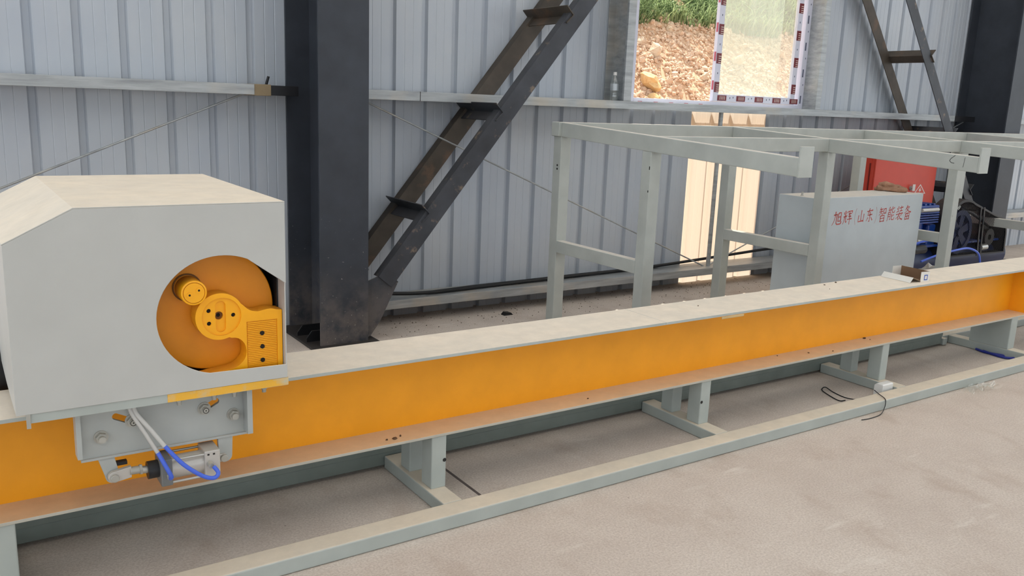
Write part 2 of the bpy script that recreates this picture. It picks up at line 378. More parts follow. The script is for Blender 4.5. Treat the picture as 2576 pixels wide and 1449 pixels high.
rm = MB().box(0, .058, 0, .0012, 0, .085).mesh('film_print', filmred); rk = MB().box(0, .02, 0, .0012, 0, .075).mesh('film_print', filmpink)
rkd = MB().box(0, .016, 0, .0012, 0, .07).mesh('film_print', paint('film_grey_print', srgb(84, 88, 110), None, 0, .4))
tick = MB().box(0, .005, 0, .0006, 0, .03).mesh('film_lettering', gasket); dotm = MB().box(0, .008, 0, .0008, 0, .014).mesh('film_dot', paint('film_grey_print', srgb(84, 88, 110), None, 0, .4))
def film_block(me, x, y, z):
    o = place('film_print', me, (x, y, z), win)
    for k in range(4): place('film_lettering', tick, (x+.010+k*.011, y-.0007, z+.018), o)
for k in range(7):
    z = 1.66+k*.235
    o = place('film_print', rm, (5.551, 5.2487, z), win)
    for q in range(4): place('film_lettering', tick, (5.575, 5.248, z+.012+q*.017), o, rot=(0, math.pi/2, 0))
    place('film_print', rk, (5.5435, 5.252, z+.02), win, rot=(0, 0, math.pi/2))
    o = place('film_print', rm, (6.546, 5.2487, z+.02), win)
    for q in range(4): place('film_lettering', tick, (6.570, 5.248, z+.032+q*.017), o, rot=(0, math.pi/2, 0))
    place('film_print', rkd, (6.672, 5.2437, z-.06), win)
    place('film_dot', dotm, (5.575, 5.249, z+.15), win); place('film_dot', dotm, (6.57, 5.249, z+.17), win); place('film_dot', dotm, (6.69, 5.244, z+.1), win)
rb = MB().box(0, .11, 0, .0012, 0, .045).mesh('film_print', filmred)
for k in range(5):
    x = 5.60+k*.235
    o = place('film_print', rb, (x, 5.2487, 1.592), win)
    for q in range(4): place('film_lettering', tick, (x+.03+q*.018, 5.248, 1.60), o)
    place('film_dot', dotm, (x+.15, 5.249, 1.61), win); place('film_dot', dotm, (x+.19, 5.249, 1.615), win)
    place('film_dot', rk, (4.70+k*.17, 5.2437, 1.558), win, rot=(0, math.pi/2, 0)).scale = (.25, 1, .6)
# ------------------------------------------------------------------ embankment outside
def slope_z(x, y):
    if y < 8: return max(-.06, -.06+(y-7.6)*.1)
    if y < 10.9: return y-8
    return 2.9+(y-10.9)*.75
NX, NY = 90, 60
mb = MB(); vs = []; fs = []
for j in range(NY+1):
    for i in range(NX+1):
        x = 5+i*14/NX; y = 7.4+j*9/NY
        d = mnoise.fractal(Vector((x*1.4, y*1.4, 0)), 1, 2, 5)*.14
        vs.append((x, y, slope_z(x, y)+d))
fs = [(j*(NX+1)+i, j*(NX+1)+i+1, (j+1)*(NX+1)+i+1, (j+1)*(NX+1)+i) for j in range(NY) for i in range(NX)]
mb.add(vs, fs); mb.build('embankment', soilm, None, smooth=60, kind='structure', label='cut earth bank of ochre rubble outside the window')
def rock_mb(c, r, seed, sub=1, flat=.7):
    bm = bmesh.new(); bmesh.ops.create_icosphere(bm, subdivisions=sub, radius=1)
    rnd = random.Random(seed); q = Matrix.Rotation(rnd.random()*6.28, 3, Vector((rnd.random()-.5, rnd.random()-.5, rnd.random()-.5)).normalized())
    sx, sy, sz = r*rnd.uniform(.8, 1.3), r*rnd.uniform(.7, 1.1), r*rnd.uniform(.5, .9)*flat/.7
    vs = []
    for v in bm.verts:
        k = 1+.32*mnoise.noise(v.co*1.7+Vector((seed*3.1, 0, 0)))+rnd.uniform(-.12, .12)
        p = q @ Vector((v.co.x*sx*k, v.co.y*sy*k, v.co.z*sz*k)); vs.append(tuple(p+Vector(c)))
    fs = [tuple(v.index for v in f.verts) for f in bm.faces]; bm.free(); return vs, fs
mb = MB(); base = [rock_mb((0, 0, 0), 1, 100+k, 1) for k in range(10)]
for k in range(9500):
    x = random.uniform(7.6, 15); y = random.uniform(9.2, 11.0); r = random.choice((.018, .022, .026, .03, .04, .055))*random.uniform(.7, 1.2)
    d = mnoise.fractal(Vector((x*1.4, y*1.4, 0)), 1, 2, 5)*.14
    b = base[k % 10]; c = Vector((x, y, slope_z(x, y)+d+r*.15)); a = random.random()*6.28; ca, sa = math.cos(a)*r, math.sin(a)*r
    mb.add([(c.x+p[0]*ca-p[1]*sa, c.y+p[0]*sa+p[1]*ca, c.z+p[2]*r) for p in b[0]], b[1])
mb.build('rubble', rockm, None, kind='stuff', label='loose ochre rubble covering the earth bank', cat='rubble')
big = [(9.05, 9.85, .30, rocky, 'large yellow boulder at the foot of the rubble bank seen through the open window'), (8.93, 9.62, .16, rocky, 'yellow angular rock below the large yellow boulder'),
       (9.55, 10.35, .22, rockg, 'long pale rock in the middle of the rubble bank, open left half of the window'), (9.35, 10.5, .12, rockg, 'pale rounded rock above the long pale rock'),
       (10.35, 10.0, .17, rockg, 'pale rock beside the window mullion, near the bank foot'), (10.2, 10.75, .16, rockg, 'pale rock just under the grass edge left of the mullion'),
       (12.9, 10.2, .22, rocky, 'ochre rock behind the right edge of the dusty pane'), (12.7, 10.5, .16, rockg, 'pale rock behind the upper right of the dusty pane'),
       (11.4, 10.3, .18, rockg, 'pale rock behind the middle of the dusty pane'), (9.95, 10.2, .12, rockm, 'small tan rock between the long pale rock and the mullion')]
for k, (x, y, r, m, lb) in enumerate(big):
    r *= .62; b = rock_mb((x, y, slope_z(x, y)+r*.2), r, 40+k, 2); q = MB(); q.add(*b); q.build('rock', m, None, label=lb, cat='rock', group='big rocks in the bank')
mb = MB()
for k in range(22000):
    x = random.uniform(8.6, 17); y = 10.85+random.random()**1.3*2.4; z = slope_z(x, y)-.02
    clump = mnoise.noise(Vector((x*1.6, y*1.6, 3))); h = random.uniform(.10, .42)*(1+.9*clump); a = random.random()*6.28; b = random.uniform(.3, 1.5)*h; wd = random.uniform(.006, .014)
    if clump < -.34: continue
    c, s_ = math.cos(a), math.sin(a)
    p0 = Vector((x, y, z)); tip = p0+Vector((c*b, s_*b, h*random.uniform(.45, .9))); m_ = p0+Vector((c*b*.35, s_*b*.35, h*.62)); wv = Vector((-s_, c, 0))*wd
    mb.add([p0-wv, p0+wv, m_+wv, m_-wv, tip], [(0, 1, 2, 3), (3, 2, 4)])
mb.build('grass', grassm, None, kind='stuff', label='tall green grass along the top of the rubble bank', cat='grass')
# ------------------------------------------------------------------ columns and braces
def column(x0, x1, label):
    c = empty('steel_column', ((x0+x1)/2, 5.05, 0), label=label, cat='column'); xm = (x0+x1)/2
    MB().box(x0, x1, 4.78, 4.794, .012, 7.9).build('inner_flange', dark, c, bevel=.001)
    MB().box(x0, x1, 5.318, 5.332, .012, 7.9).build('outer_flange', dark, c, bevel=.001)
    MB().box(xm-.005, xm+.005, 4.792, 5.32, .012, 7.9).build('web', dark, c)
    MB().box(x0-.06, x1+.06, 4.72, 5.34, .0, .018).build('base_plate', blackm, c, bevel=.002)
    for y in (4.90, 5.06):
        MB().prism([(xm-.004, .016), (x0-.045, .016), (x0-.045, .04), (x0-.01, .085), (xm-.004, .085)], 'y', y, y+.01).build('stiffener', blackm, c)
        MB().prism([(xm+.004, .016), (x1+.045, .016), (x1+.045, .04), (x1+.01, .085), (xm+.004, .085)], 'y', y, y+.01).build('stiffener', blackm, c)
    return c
column(1.866, 2.176, 'dark grey steel column beside the machine housing')
column(9.479, 9.789, 'dark steel column far right behind the compressor')
def brace(p0, p1, s, gus, rungs, label):
    """two angle bars (room side / wall side) joined by angle battens; p0 bottom, p1 top in x,z"""
    b = empty('column_brace', (p0[0], 5.02, p0[1]), label=label, cat='brace')
    d = Vector((p1[0]-p0[0], 0, p1[1]-p0[1])).normalized(); n = Vector((d.z, 0, -d.x))   # n: to the lower side for a right-leaning brace
    if n.z > 0: n = -n
    W = .118; T = .008
    def bar(y, leg, m, ext0, ext1, nm):
        a = Vector((p0[0], y, p0[1]))-d*ext0; e = Vector((p1[0], y, p1[1]))+d*ext1; q = MB()
        for (u0, u1, v0, v1) in ((-W/2, W/2, 0, T), (-W/2, -W/2+T, T, leg)):
            vs = [o+n*u+Vector((0, v, 0)) for o in (a, e) for (u, v) in ((u0, v0), (u1, v0), (u1, v1), (u0, v1))]
            q.add(vs, [(0, 1, 2, 3), (7, 6, 5, 4), (0, 4, 5, 1), (1, 5, 6, 2), (2, 6, 7, 3), (3, 7, 4, 0)])
        return q.build(nm, m, b, bevel=.0015)
    bar(4.80, .075, primer, .07, .8, 'angle_bar'); bar(5.235, .075, rust, .05, .8, 'angle_bar')
    for zr in rungs:
        k = (zr-p0[1])/(p1[1]-p0[1]); cx = p0[0]+(p1[0]-p0[0])*k-.05*(1 if s > 0 else -1)
        L = .08; t = .006; ap = Vector((cx+.004, 0, zr)); q = MB()
        for (ux, uz) in ((-.7071*s, .7071), (-.7071*s, -.7071)):
            px, pz = -uz, ux
            poly = [(ap.x, ap.z), (ap.x+ux*L, ap.z+uz*L), (ap.x+ux*L+px*t, ap.z+uz*L+pz*t), (ap.x+px*t, ap.z+pz*t)]
            q.prism(poly, 'y', 4.785, 5.31)
        q.build('batten', primer if zr < 1.9 else rust, b)
    q = MB().prism(gus, 'y', 4.812, 4.822).build('gusset', dark, b, bevel=.0015)
    q = MB().prism(gus, 'y', 5.255, 5.265).build('gusset', dark, b, bevel=.0015)
    return b
brace((2.345, .43), (3.80, 2.205), 1, [(2.17, .381), (2.321, .437), (2.397, .368), (2.272, .121), (2.21, .039), (2.17, .02)], (.80, 1.445, 2.10), 'dark steel ladder-like brace rising to the right from the column beside the housing')
brace((9.23, .42), (7.51, 2.56), -1, [(9.485, .381), (9.25, .45), (9.16, .36), (9.36, .12), (9.44, .039), (9.485, .02)], (.80, 1.37, 2.09), 'dark steel ladder-like brace leaning left, left of the far column')
# bracing rods
def rod(a, b, r, name, label, cat='rod'):
    return MB().cyl(a, b, r, n=10).build(name, galvm, None, smooth=40, label=label, cat=cat)
rod((.0, 5.22, .845), (1.60, 5.20, 1.51), .006, 'bracing_rod', 'thin diagonal steel rod on the wall above the grey housing')
rod((2.33, 5.20, 1.482), (5.565, 5.20, .166), .006, 'bracing_rod', 'thin diagonal steel rod running down right past the brace and rack posts')
rod((5.62, 5.20, .175), (9.4, 5.20, 1.49), .006, 'bracing_rod', 'thin diagonal steel rod rising right behind the grey cabinet')
rod((9.9, 5.20, 1.45), (13, 5.20, .5), .006, 'bracing_rod', 'thin steel rod sloping down beyond the far right column')
MB().cyl((5.60, 5.19, GL1), (5.60, 5.19, GU0), .019, n=14).build('strut_pipe', galvm, None, smooth=40, label='upright galvanised pipe in front of the sunlit translucent sheet', cat='pipe')
# cable along the low rail
MB().tube([(2.46, 5.13, .22), (2.7, 5.14, .197), (3.0, 5.17, .187), (3.4, 5.2, .186), (3.9, 5.22, .187), (4.5, 5.25, .188), (5.0, 5.27, .192), (5.5, 5.28, .21), (6.0, 5.27, .235), (6.6, 5.26, .26), (7.2, 5.28, .24)], .013, 8).build('power_cable', black, None, smooth=60, label='black cable lying along the low wall rail', cat='cable')
MB().tube([(2.8, 5.19, .183), (3.2, 5.235, .183), (3.6, 5.25, .183), (4.1, 5.275, .183), (4.6, 5.29, .183), (5.1, 5.30, .184)], .010, 8).build('power_cable', black, None, smooth=60, label='thinner black cable tucked behind the other on the low wall rail', cat='cable')
# bottle on the girt
b = empty('water_bottle', (4.395, 5.18, GU1), label='empty clear plastic water bottle on the wall rail left of the window', cat='bottle')
MB().lathe((4.395, 5.18, GU1), [(.026, 0), (.031, .006), (.031, .05), (.029, .055), (.031, .06), (.031, .13), (.029, .145), (.013, .178), (.012, .19)], 20).build('body', plastic, b, smooth=50)
MB().lathe((4.395, 5.18, GU1+.188), [(.0145, 0), (.0145, .022), (.012, .024)], 16).build('cap', white, b, smooth=40)
MB().ring((4.395, 5.18, GU1+.075), (4.395, 5.18, GU1+.125), .0318, .0312, 24).build('label_band', glassmat('bottle_label', .6, (.85, .87, .92, 1), False), b, smooth=40)
# ------------------------------------------------------------------ machine bed
bed = empty('machine_bed', (3, 2.7, 0), label='long orange-webbed I-beam bed on a grey tubular floor frame', cat='machine bed')
XA, XB = -1.6, 7.2; FY0, FY1 = 2.65, 2.925; WEBY = 2.787
ib = MB().box(XA, XB, WEBY-.005, WEBY+.005, .276, .572).build('i_beam_web', orange, bed, label='bright orange web of the I-beam')
MB().box(XA, XB, FY0, FY1, .266, .2765).build('bottom_flange', orange2, ib, bevel=.0015, label='bottom flange dusted orange brown')
tfm = paint('dusty_top_plate', srgb(176, 182, 178), srgb(242, 226, 206), .97, .5, var=.04)
edges = [XA, 2.63, 5.9, XB]
for a, c in zip(edges, edges[1:]): MB().box(a, c-.0012, FY0, FY1, .572, .584).build('top_plate', tfm, ib, bevel=.001)
MB().box(2.98, 3.13, 2.646, 2.651, .560, .5715).build('weld_bead', paint('paint_drips', srgb(200, 170, 120), None, 0, .6, var=.15), ib, bevel=.002)
for x in (-.9, 5.92):
    MB().box(x, x+.012, FY0+.005, WEBY-.004, .276, .572).build('web_stiffener', orange, ib)
def tube_long(nm, x0, x1, y0, y1, z0, z1, bev=.006): return MB().box(x0, x1, y0, y1, z0, z1).build(nm, grey, bed, bevel=bev, seg=3)
RZ = .056
tube_long('front_rail', XA, XB, 2.437, 2.529, .001, RZ)
tube_long('back_rail', XA, XB, 3.056, 3.145, .001, RZ)
chm = paint('channel_and_rail_shade_paint', srgb(126, 134, 128), None, 0, .5, var=.08)  # also colours the strip that paints the back rail's shade
MB().box(XA, 5.612, 3.034, 3.055, .012, .066).build('back_rail_shade_strip', chm, bed, bevel=.003)  # added dark strip: shade painted over the back rail's face
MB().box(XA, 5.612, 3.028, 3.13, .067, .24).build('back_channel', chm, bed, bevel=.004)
MB().box(5.615, 5.66, 3.02, 3.055, .004, .05).build('end_block', grey, bed, bevel=.004)
crossm = None
for i, x in enumerate((.03, 1.453, 2.880, 4.305, 5.730)):
    if crossm is None:
        o = MB().box(x, x+.081, 2.53, 3.030, .001, RZ-.001).build('cross_member', grey, bed, bevel=.005, seg=3); crossm = o
        o1 = MB().box(x+.018, x+.081, 2.657, 2.738, RZ-.002, .2665).build('post', grey, bed, bevel=.005, seg=3)
        o2 = MB().box(x+.018, x+.081, 2.837, 2.914, RZ-.002, .2665).build('post', grey, bed, bevel=.005, seg=3)
        trio = (o, o1, o2)
    else:
        for q in trio:
            if i == 4: continue
            cpy = q.copy(); COL.objects.link(cpy); cpy.location.x += x-.03; WPOS[cpy.name] = WPOS[q.name]+Vector((x-.03, 0, 0))
        if i == 4: MB().box(x, x+.081, 2.53, 3.055, .001, RZ-.001).build('cross_member', grey, bed, bevel=.005, seg=3); MB().box(x+.0, x+.08, 2.657, 2.914, RZ-.002, .2665).build('plate_post', grey, bed, bevel=.005, seg=3)
for (x, y, z, sx, sz) in ((1.526, 2.6565, .165, .006, .010), (2.905, 2.6565, .165, .004, .012)):
    MB().cyl((x, y, z), (x, y-.0006, z), .008, n=7).build('paint_chip', mark, bed)
# ------------------------------------------------------------------ bending head
HY = 2.45; head = empty('bending_head', (.49, 2.9, .584), label='grey boxy bending head with round opening over an orange disc', cat='machine')
HX0, HX1, HZ0, HZ1 = .126, .849, .656, 1.192; HB = 3.36
arc = [(.662+.182*math.cos(math.radians(256.4-k*(256.4-66)/36)), .872+.174*math.sin(math.radians(256.4-k*(256.4-66)/36))) for k in range(37)]+[(.790, .9915), (.845, .952)]
def smooth_arc(P):
    P = [Vector((a, 0, b)) for a, b in P]; Q = []
    for i in range(len(P)-1):
        a, b_, c, d = P[max(i-1, 0)], P[i], P[i+1], P[min(i+2, len(P)-1)]
        for k in range(4):
            t = k/4; Q.append(.5*((2*b_)+(c-a)*t+(2*a-5*b_+4*c-d)*t*t+(3*b_-a-3*c+d)*t**3))
    Q.append(P[-1]); return [(q.x, q.z) for q in Q]
front = [(HX0, HZ0), (HX1, HZ0), (HX1, .698)]+arc+[(HX1, .950), (HX1, HZ1), (.292, HZ1), (HX0, 1.106)]
hs = MB().prism(front, 'y', HY, HY+.004).build('housing', house, head, bevel=.0015, label='light grey front sheet with a round cut-out')
MB().prism([(.292, HZ1), (HX1, HZ1), (HX1, HZ1+.003), (.291, HZ1+.003), (HX0-.001, 1.1085), (HX0, 1.106)], 'y', HY, HB).build('top_cover', house, hs, bevel=.001, label='cream dusty top of the housing')
MB().box(HX1-.004, HX1-.0005, HY+.004, HB, HZ0, HZ1).build('side_sheet', house, hs)
MB().box(HX1-.009, HX1-.005, HY+.062, HB-.01, HZ0+.01, HZ1-.01).build('interior_shade_liner', blackm, head)  # black liner added so the housing interior looks unlit
MB().box(.32, HX1-.012, 2.60, 3.2, HZ0+.01, 1.12).build('interior_shade_block', blackm, head, bevel=.01)  # black block added to darken the housing interior behind the disc
lf = [(HY+.004, HZ0), (2.70, HZ0), (2.74, .66), (2.99, .66), (2.84, .80), (2.86, .86), (HB, .86), (HB, 1.105), (HY+.004, 1.105)]
MB().prism([(HY+.004, HZ0), (2.76, HZ0), (3.02, .655+.02), (3.0, .70), (HB, .70), (HB, 1.105), (HY+.004, 1.105)], 'x', HX0, HX0+.004).build('side_sheet', house, hs)
MB().box(HX0, HX1, HB-.004, HB, HZ0, HZ1-.09).build('back_sheet', house, hs)
# motor behind the side opening
MB().cyl((.02, 3.02, .62), (.30, 3.02, .62), .085, n=24).build('drive_motor', black, head, smooth=40)
# carriage plate under the housing
MB().box(.152, HX1+.002, HY+.004, 3.25, .630, .656).build('carriage_plate', grey, head, bevel=.001)
MB().box(.50, HX1+.0035, HY+.0025, 2.62, .631, .6555).build('carriage_edge', paint('worn_yellow_edge', srgb(232, 176, 60), srgb(200, 160, 90), .5, .45, var=.08, stain=srgb(200, 190, 160), stain_at=(.5, .66)), head, bevel=.001, label='worn yellow front edge of the carriage')
MB().box(.148, .158, HY-.001, HY+.003, .618, .657).build('corner_tab', zinc, head)
for x in (.54, .64, .70, .79):
    hexbolt(MB(), (x, 2.497, .631), .0105, .016, (0, 0, -1), False).build('plate_bolt', zinc, head, smooth=30)
for y in (2.66, 2.90):
    MB().box(.2, .8, y-.02, y+.02, .5845, .631).build('slide_block', grey, head)
# disc
DY = 2.532; DC = (.652, .872)
dsc = MB().cyl((DC[0], DY, DC[1]), (DC[0], DY+.05, DC[1]), .183, n=96).build('bending_disc', yellowd, head, smooth=40, bevel=.003)
MB().cyl((DC[0]+.006, DY+.002, DC[1]-.006), (DC[0]+.006, DY-.006, DC[1]-.006), .064, n=48).build('boss', yellow, dsc, smooth=40)
# pin with cap
pin = MB().cyl((.585, DY, .942), (.585, 2.457, .942), .0362, n=40).build('bending_pin', yellow, head, smooth=40, bevel=.003)
cut(pin, MB().ring((.585, 2.45, .942), (.585, 2.462, .942), .0305, .0288, 40)); resmooth(pin)
for dx, dz in ((.0135, .0065), (-.0125, -.0055)):
    MB().ring((.585+dx, 2.4575, .942+dz), (.585+dx, 2.4555, .942+dz), .0085, .0032, 20).build('pin_screw', yellow, pin, smooth=40)
    MB().cyl((.585+dx, 2.4568, .942+dz), (.585+dx, 2.4564, .942+dz), .0032, n=14).build('screw_socket', hole_shade, pin)
MB().ring((.583, DY-.0005, .944), (.583, DY-.004, .944), .041, .037, 40).build('pin_groove', paint('dark_orange', srgb(120, 74, 20), None, 0, .6), pin, smooth=40)  # darker orange ring around the pin base
# arm casting
AY = 2.474
bc = (.659, .8615); br = .0695
pts = []
a0 = math.atan2(.897-bc[1], .722-bc[0]); a1 = math.atan2(.793-bc[1], .686-bc[0])+2*math.pi
N = 44
for k in range(N+1):
    a = a0+(a1-a0)*k/N; pts.append((bc[0]+br*math.cos(a), bc[1]+br*math.sin(a)))
pts += smooth_arc([(.690, .7935), (.703, .7925), (.716, .786), (.727, .773), (.7325, .757), (.733, .742), (.728, .725), (.712, .708), (.690, .699), (.645, .694), (.600, .688)])+[(.600, .672), (.843, .672), (.843, .8645)]+smooth_arc([(.828, .8665), (.808, .871), (.788, .869), (.770, .8665), (.752, .870), (.740, .8765), (.730, .886)])
arm = MB().prism(pts, 'y', AY, DY-.004).build('bending_arm', yellow, head)
cm = MB(); cm.cyl((.664, AY-.01, .8605), (.664, AY+.006, .8605), .0565, n=48)
cut(arm, cm)
cm = MB()
for x, z in ((.629, .880), (.629, .842), (.699, .8615)): cm.cyl((x, AY-.01, z), (x, AY+.035, z), .0062, n=16)
cut(arm, cm)
sl = [(.6625+.0148*math.cos(a), (.892 if math.sin(a) >= 0 else .828)+.0148*math.sin(a)) for a in [2*math.pi*i/28 for i in range(28)]]
cut(arm, MB().prism(sl, 'y', AY-.01, AY+.013)); cut(arm, MB().cyl((.659, AY-.01, .862), (.659, AY+.05, .862), .0122, n=24))
cut(arm, MB().box(.7355, .8275, AY-.01, AY+.004, .60, .8375))
for x, z in ((.629, .880), (.629, .842), (.699, .8615)): MB().cyl((x, AY+.0105, z), (x, AY+.03, z), .0061, n=14).build('bore_shade', hole_shade, arm)  # dark discs paint the shade deep in the bores
MB().cyl((.659, AY+.024, .862), (.659, AY+.045, .862), .0118, n=18).build('bore_shade', hole_shade, arm)
MB().ring((.659, AY+.020, .862), (.659, AY+.03, .862), .0118, .0060, 20).build('bore_sleeve', paint('dark_orange', srgb(120, 74, 20)), arm, smooth=40)
resmooth(arm, 32); bv = arm.modifiers.new('edge', 'BEVEL'); bv.width = .0014; bv.segments = 2; bv.limit_method = 'ANGLE'; bv.angle_limit = math.radians(60)
# grooved jaw plate
z = .674; prof = [(AY+.004, .674)]
zz = .674; g = .0056
poly = [(AY+.012, .674)]
while zz < .832: poly += [(AY+.0005, zz+.0006), (AY+.0005, zz+g*.62), (AY+.0035, zz+g*.72), (AY+.0035, zz+g*.98)]; zz += g
poly += [(AY+.012, zz)]
jaw = MB().prism(poly, 'x', .7375, .8255).build('grooved_jaw', yellow, arm, label='jaw plate with fine horizontal grooves')
for zz in (.798, .756, .714):
    MB().cyl((.7815, AY-.0004, zz), (.7815, AY+.008, zz), .0068, n=18).build('jaw_hole_shade', hole_shade, arm)  # flat dark disc: the hole's inner shade is painted
# hanging bracket
PY = 2.52
plate = MB().box(.276, .745, PY, PY+.012, .473, .632).build('bracket_plate', baseg, head, bevel=.0015)
for (cx, cz, ang) in ((.391, .580, -27), (.632, .580, 27)):
    c = MB(); L = .021; a = math.radians(ang); ux, uz = math.cos(a), math.sin(a); P = []
    for i in range(24):
        t = 2*math.pi*i/24; e = 1 if math.cos(t) >= 0 else -1
        lx, lz = e*L+.0098*math.cos(t), .0098*math.sin(t); P.append((cx+lx*ux-lz*uz, cz+lx*uz+lz*ux))
    cut(plate, c.prism(P, 'y', PY-.01, PY+.03))
MB().box(.266, .279, PY-.028, PY+.02, .489, .632).build('rib', baseg, plate, bevel=.001)
MB().box(.731, .747, PY-.045, PY+.0, .484, .632).build('rib', baseg, plate, bevel=.001)
MB().box(.276, .744, PY-.008, PY+.001, .471, .478).build('lower_lip', baseg, plate, bevel=.001)
for x, zz in ((.331, .536), (.700, .540)): hexbolt(MB(), (x, PY, zz), .0155, .017).build('bolt', zinc, plate, smooth=30)
for x, zz in ((.414, .571), (.615, .573)):
    q = hexbolt(MB(), (x, PY, zz), .0155, .0145).build('slot_bolt', zinc, plate, smooth=30)
    MB().ring((x, PY-.0252, zz), (x, PY-.0246, zz), .0088, .0070, 20).build('bolt_ring', mark, q); MB().cyl((x, PY-.0252, zz), (x, PY-.0246, zz), .002, n=10).build('bolt_centre', mark, q)
def lug(p, r, top, xa, xb, y0, y1):
    P = [(xa, top)]
    for k in range(15):
        a = math.pi+math.pi*k/14; P.append((p[0]+r*math.cos(a), p[1]+r*math.sin(a)))
    P += [(xb, top)]; return MB().prism(P, 'y', y0, y1)
lug((.355, .412), .019, .475, .318, .361, PY-.004, PY+.012).build('lug', baseg, plate, bevel=.001)
lug((.673, .411), .020, .475, .652, .696, PY-.004, PY+.012).build('lug', baseg, plate, bevel=.001)
# pneumatic cylinder
CY, CZ = 2.505, .4135; CYR = .034
pc = MB().cyl((.505, CY, CZ), (.60, CY, CZ), CYR, n=40).build('pneumatic_cylinder', alu, head, smooth=40, label='small aluminium pneumatic cylinder')
MB().box(.475, .507, CY-.041, CY+.041, CZ-.041, CZ+.041).build('end_cap', paint('grey_end_cap', srgb(120, 122, 122), None, 0, .5, .2), pc, bevel=.003)
MB().box(.598, .643, CY-.041, CY+.041, CZ-.041, CZ+.044).build('end_cap', alu, pc, bevel=.003)
tr_ = MB().cyl((.506, CY-.034, CZ+.034), (.60, CY-.034, CZ+.034), .0038, n=12).build('tie_rod', steel, pc, smooth=40)
for sy, sz in ((-1, -1), (1, 1), (1, -1)):
    q = tr_.copy(); COL.objects.link(q); q.location.y += (0 if sy < 0 else .068); q.location.z += (0 if sz > 0 else -.068)
MB().cyl((.445, CY, CZ+.003), (.476, CY, CZ+.003), .026, n=28).build('nose', blackm, pc, smooth=40)
MB().cyl((.428, CY, CZ+.008), (.447, CY, CZ+.006), .011, n=20).build('rod', steel, pc, smooth=40)
MB().cyl((.424, CY, CZ+.010), (.431, CY, CZ+.010), .0155, n=6).build('lock_nut', zinc, pc)
MB().cyl((.398, CY, CZ+.011), (.425, CY, CZ+.010), .0115, n=20).build('rod_adapter', zinc, pc, smooth=40)
q = MB(); P = [(.402, .440), (.402, .407)]
for k in range(13): a = -math.pi/2-math.pi*k/12; P.append((.357+.017*math.cos(a)*1.0, .4165+.0165*math.sin(a)))
q.prism(P, 'y', PY-.022, PY-.006).build('clevis', alu, pc, bevel=.0015)
hexb = MB().cyl((.357, PY-.029, .414), (.357, PY+.014, .414), .0115, n=20).build('clevis_pin', zinc, pc, smooth=40, bevel=.0015)
MB().box(.362, .395, CY+.012, CY+.03, .442, .452).build('clip', blackm, pc)
MB().cyl((.666, PY-.019, .408), (.666, PY+.014, .408), .0115, n=20).build('pivot_pin', zinc, pc, smooth=40, bevel=.0015)
MB().box(.640, .672, PY-.01, PY+.002, .395, .421).build('rear_tang', alu, pc, bevel=.003)
MB().cyl((.497, CY-.041, .405), (.497, CY-.052, .402), .0075, n=16).build('hose_fitting', zinc, pc, smooth=40)
MB().cyl((.612, CY-.041, .419), (.612, CY-.058, .416), .0085, n=16).build('hose_fitting', zinc, pc, smooth=40)
MB().box(.606, .612, CY-.0418, CY-.041, .444, .449).build('cap_mark', mark, pc); MB().box(.622, .628, CY-.0418, CY-.041, .444, .449).build('cap_mark', mark, pc)
def hose(pts, r, split, nm):
    a = MB().tube(pts[:split+1], r, 12).build(nm, hosew, head, smooth=60, label='whitened stretch of air hose')
    MB().tube(pts[split:], r, 12).build('hose_end', hoseb, a, smooth=60, label='blue stretch of air hose')
hy = PY-.028
hose([(.405, hy+.01, .640), (.409, hy, .605), (.440, hy-.012, .542), (.470, hy-.02, .478), (.486, CY-.062, .440), (.497, CY-.066, .412), (.497, CY-.055, .402)], .0062, 3, 'air_hose')
hose([(.416, hy+.008, .640), (.420, hy-.004, .604), (.455, hy-.018, .550), (.488, hy-.03, .498), (.530, CY-.078, .446), (.580, CY-.085, .403), (.612, CY-.085, .390), (.626, CY-.078, .400), (.618, CY-.062, .415)], .0062, 3, 'air_hose')
# ------------------------------------------------------------------ storage rack
rack = empty('storage_rack', (6, 3.8, 0), label='long pale grey tubular steel rack with sloping top bars behind the machine bed', cat='rack')
RX = (3.55, 5.22, 6.915, 8.605); TW = .06; BW = .086
YB0, YB1, YM0, YM1, YF = 4.702, 4.788, 3.812, 3.892, 2.757
ZT = lambda y: 1.388-(YB0-y)*.0495
MB().box(RX[0]-.022, 10.6, YB0, YB1, 1.296, 1.390).build('back_rail', rackm, rack, bevel=.004)
cb = MB().prism([(YB0, ZT(YB0)), (YB0, ZT(YB0)-.094), (YF, ZT(YF)-.094), (YF, ZT(YF))], 'x', RX[0], RX[0]+TW).build('cross_bar', rackm, rack, bevel=.004)
pa = MB().box(RX[0]+.002, RX[0]+BW, YB0+.001, YB1-.001, .0, 1.297).build('post', rackm, rack, bevel=.004)
pb = MB().box(RX[0]+.002, RX[0]+BW, YM0, YM1, .0, ZT(YM0)-.092).build('post', rackm, rack, bevel=.004)
ti = MB().box(RX[0]+.002, RX[0]+.06, YM1, YB0+.001, .50, .583).build('tie_bar', rackm, rack, bevel=.004)
sp = MB().box(RX[0]-.004, RX[0]+.098, YF-.012, YF, ZT(YF)-.097, ZT(YF)+.056).build('stop_plate', rackm, rack, bevel=.002)
for x in RX[1:]:
    for q in (cb, pa, pb, ti, sp):
        c = q.copy(); COL.objects.link(c); c.location.x += x-RX[0]; WPOS[c.name] = WPOS[q.name]+Vector((x-RX[0], 0, 0))
for a, c in zip(RX, list(RX[1:])+[10.6]):
    MB().box(a+TW, c, YM0+.002, YM0+.06, ZT(YM0)-.090, ZT(YM0)-.001).build('middle_rail', rackm, rack, bevel=.004)
for z in (1.10, 1.076): MB().cyl((3.5525, 4.735, z), (3.5512, 4.735, z), .008, n=8).build('drilled_hole', mark, rack)
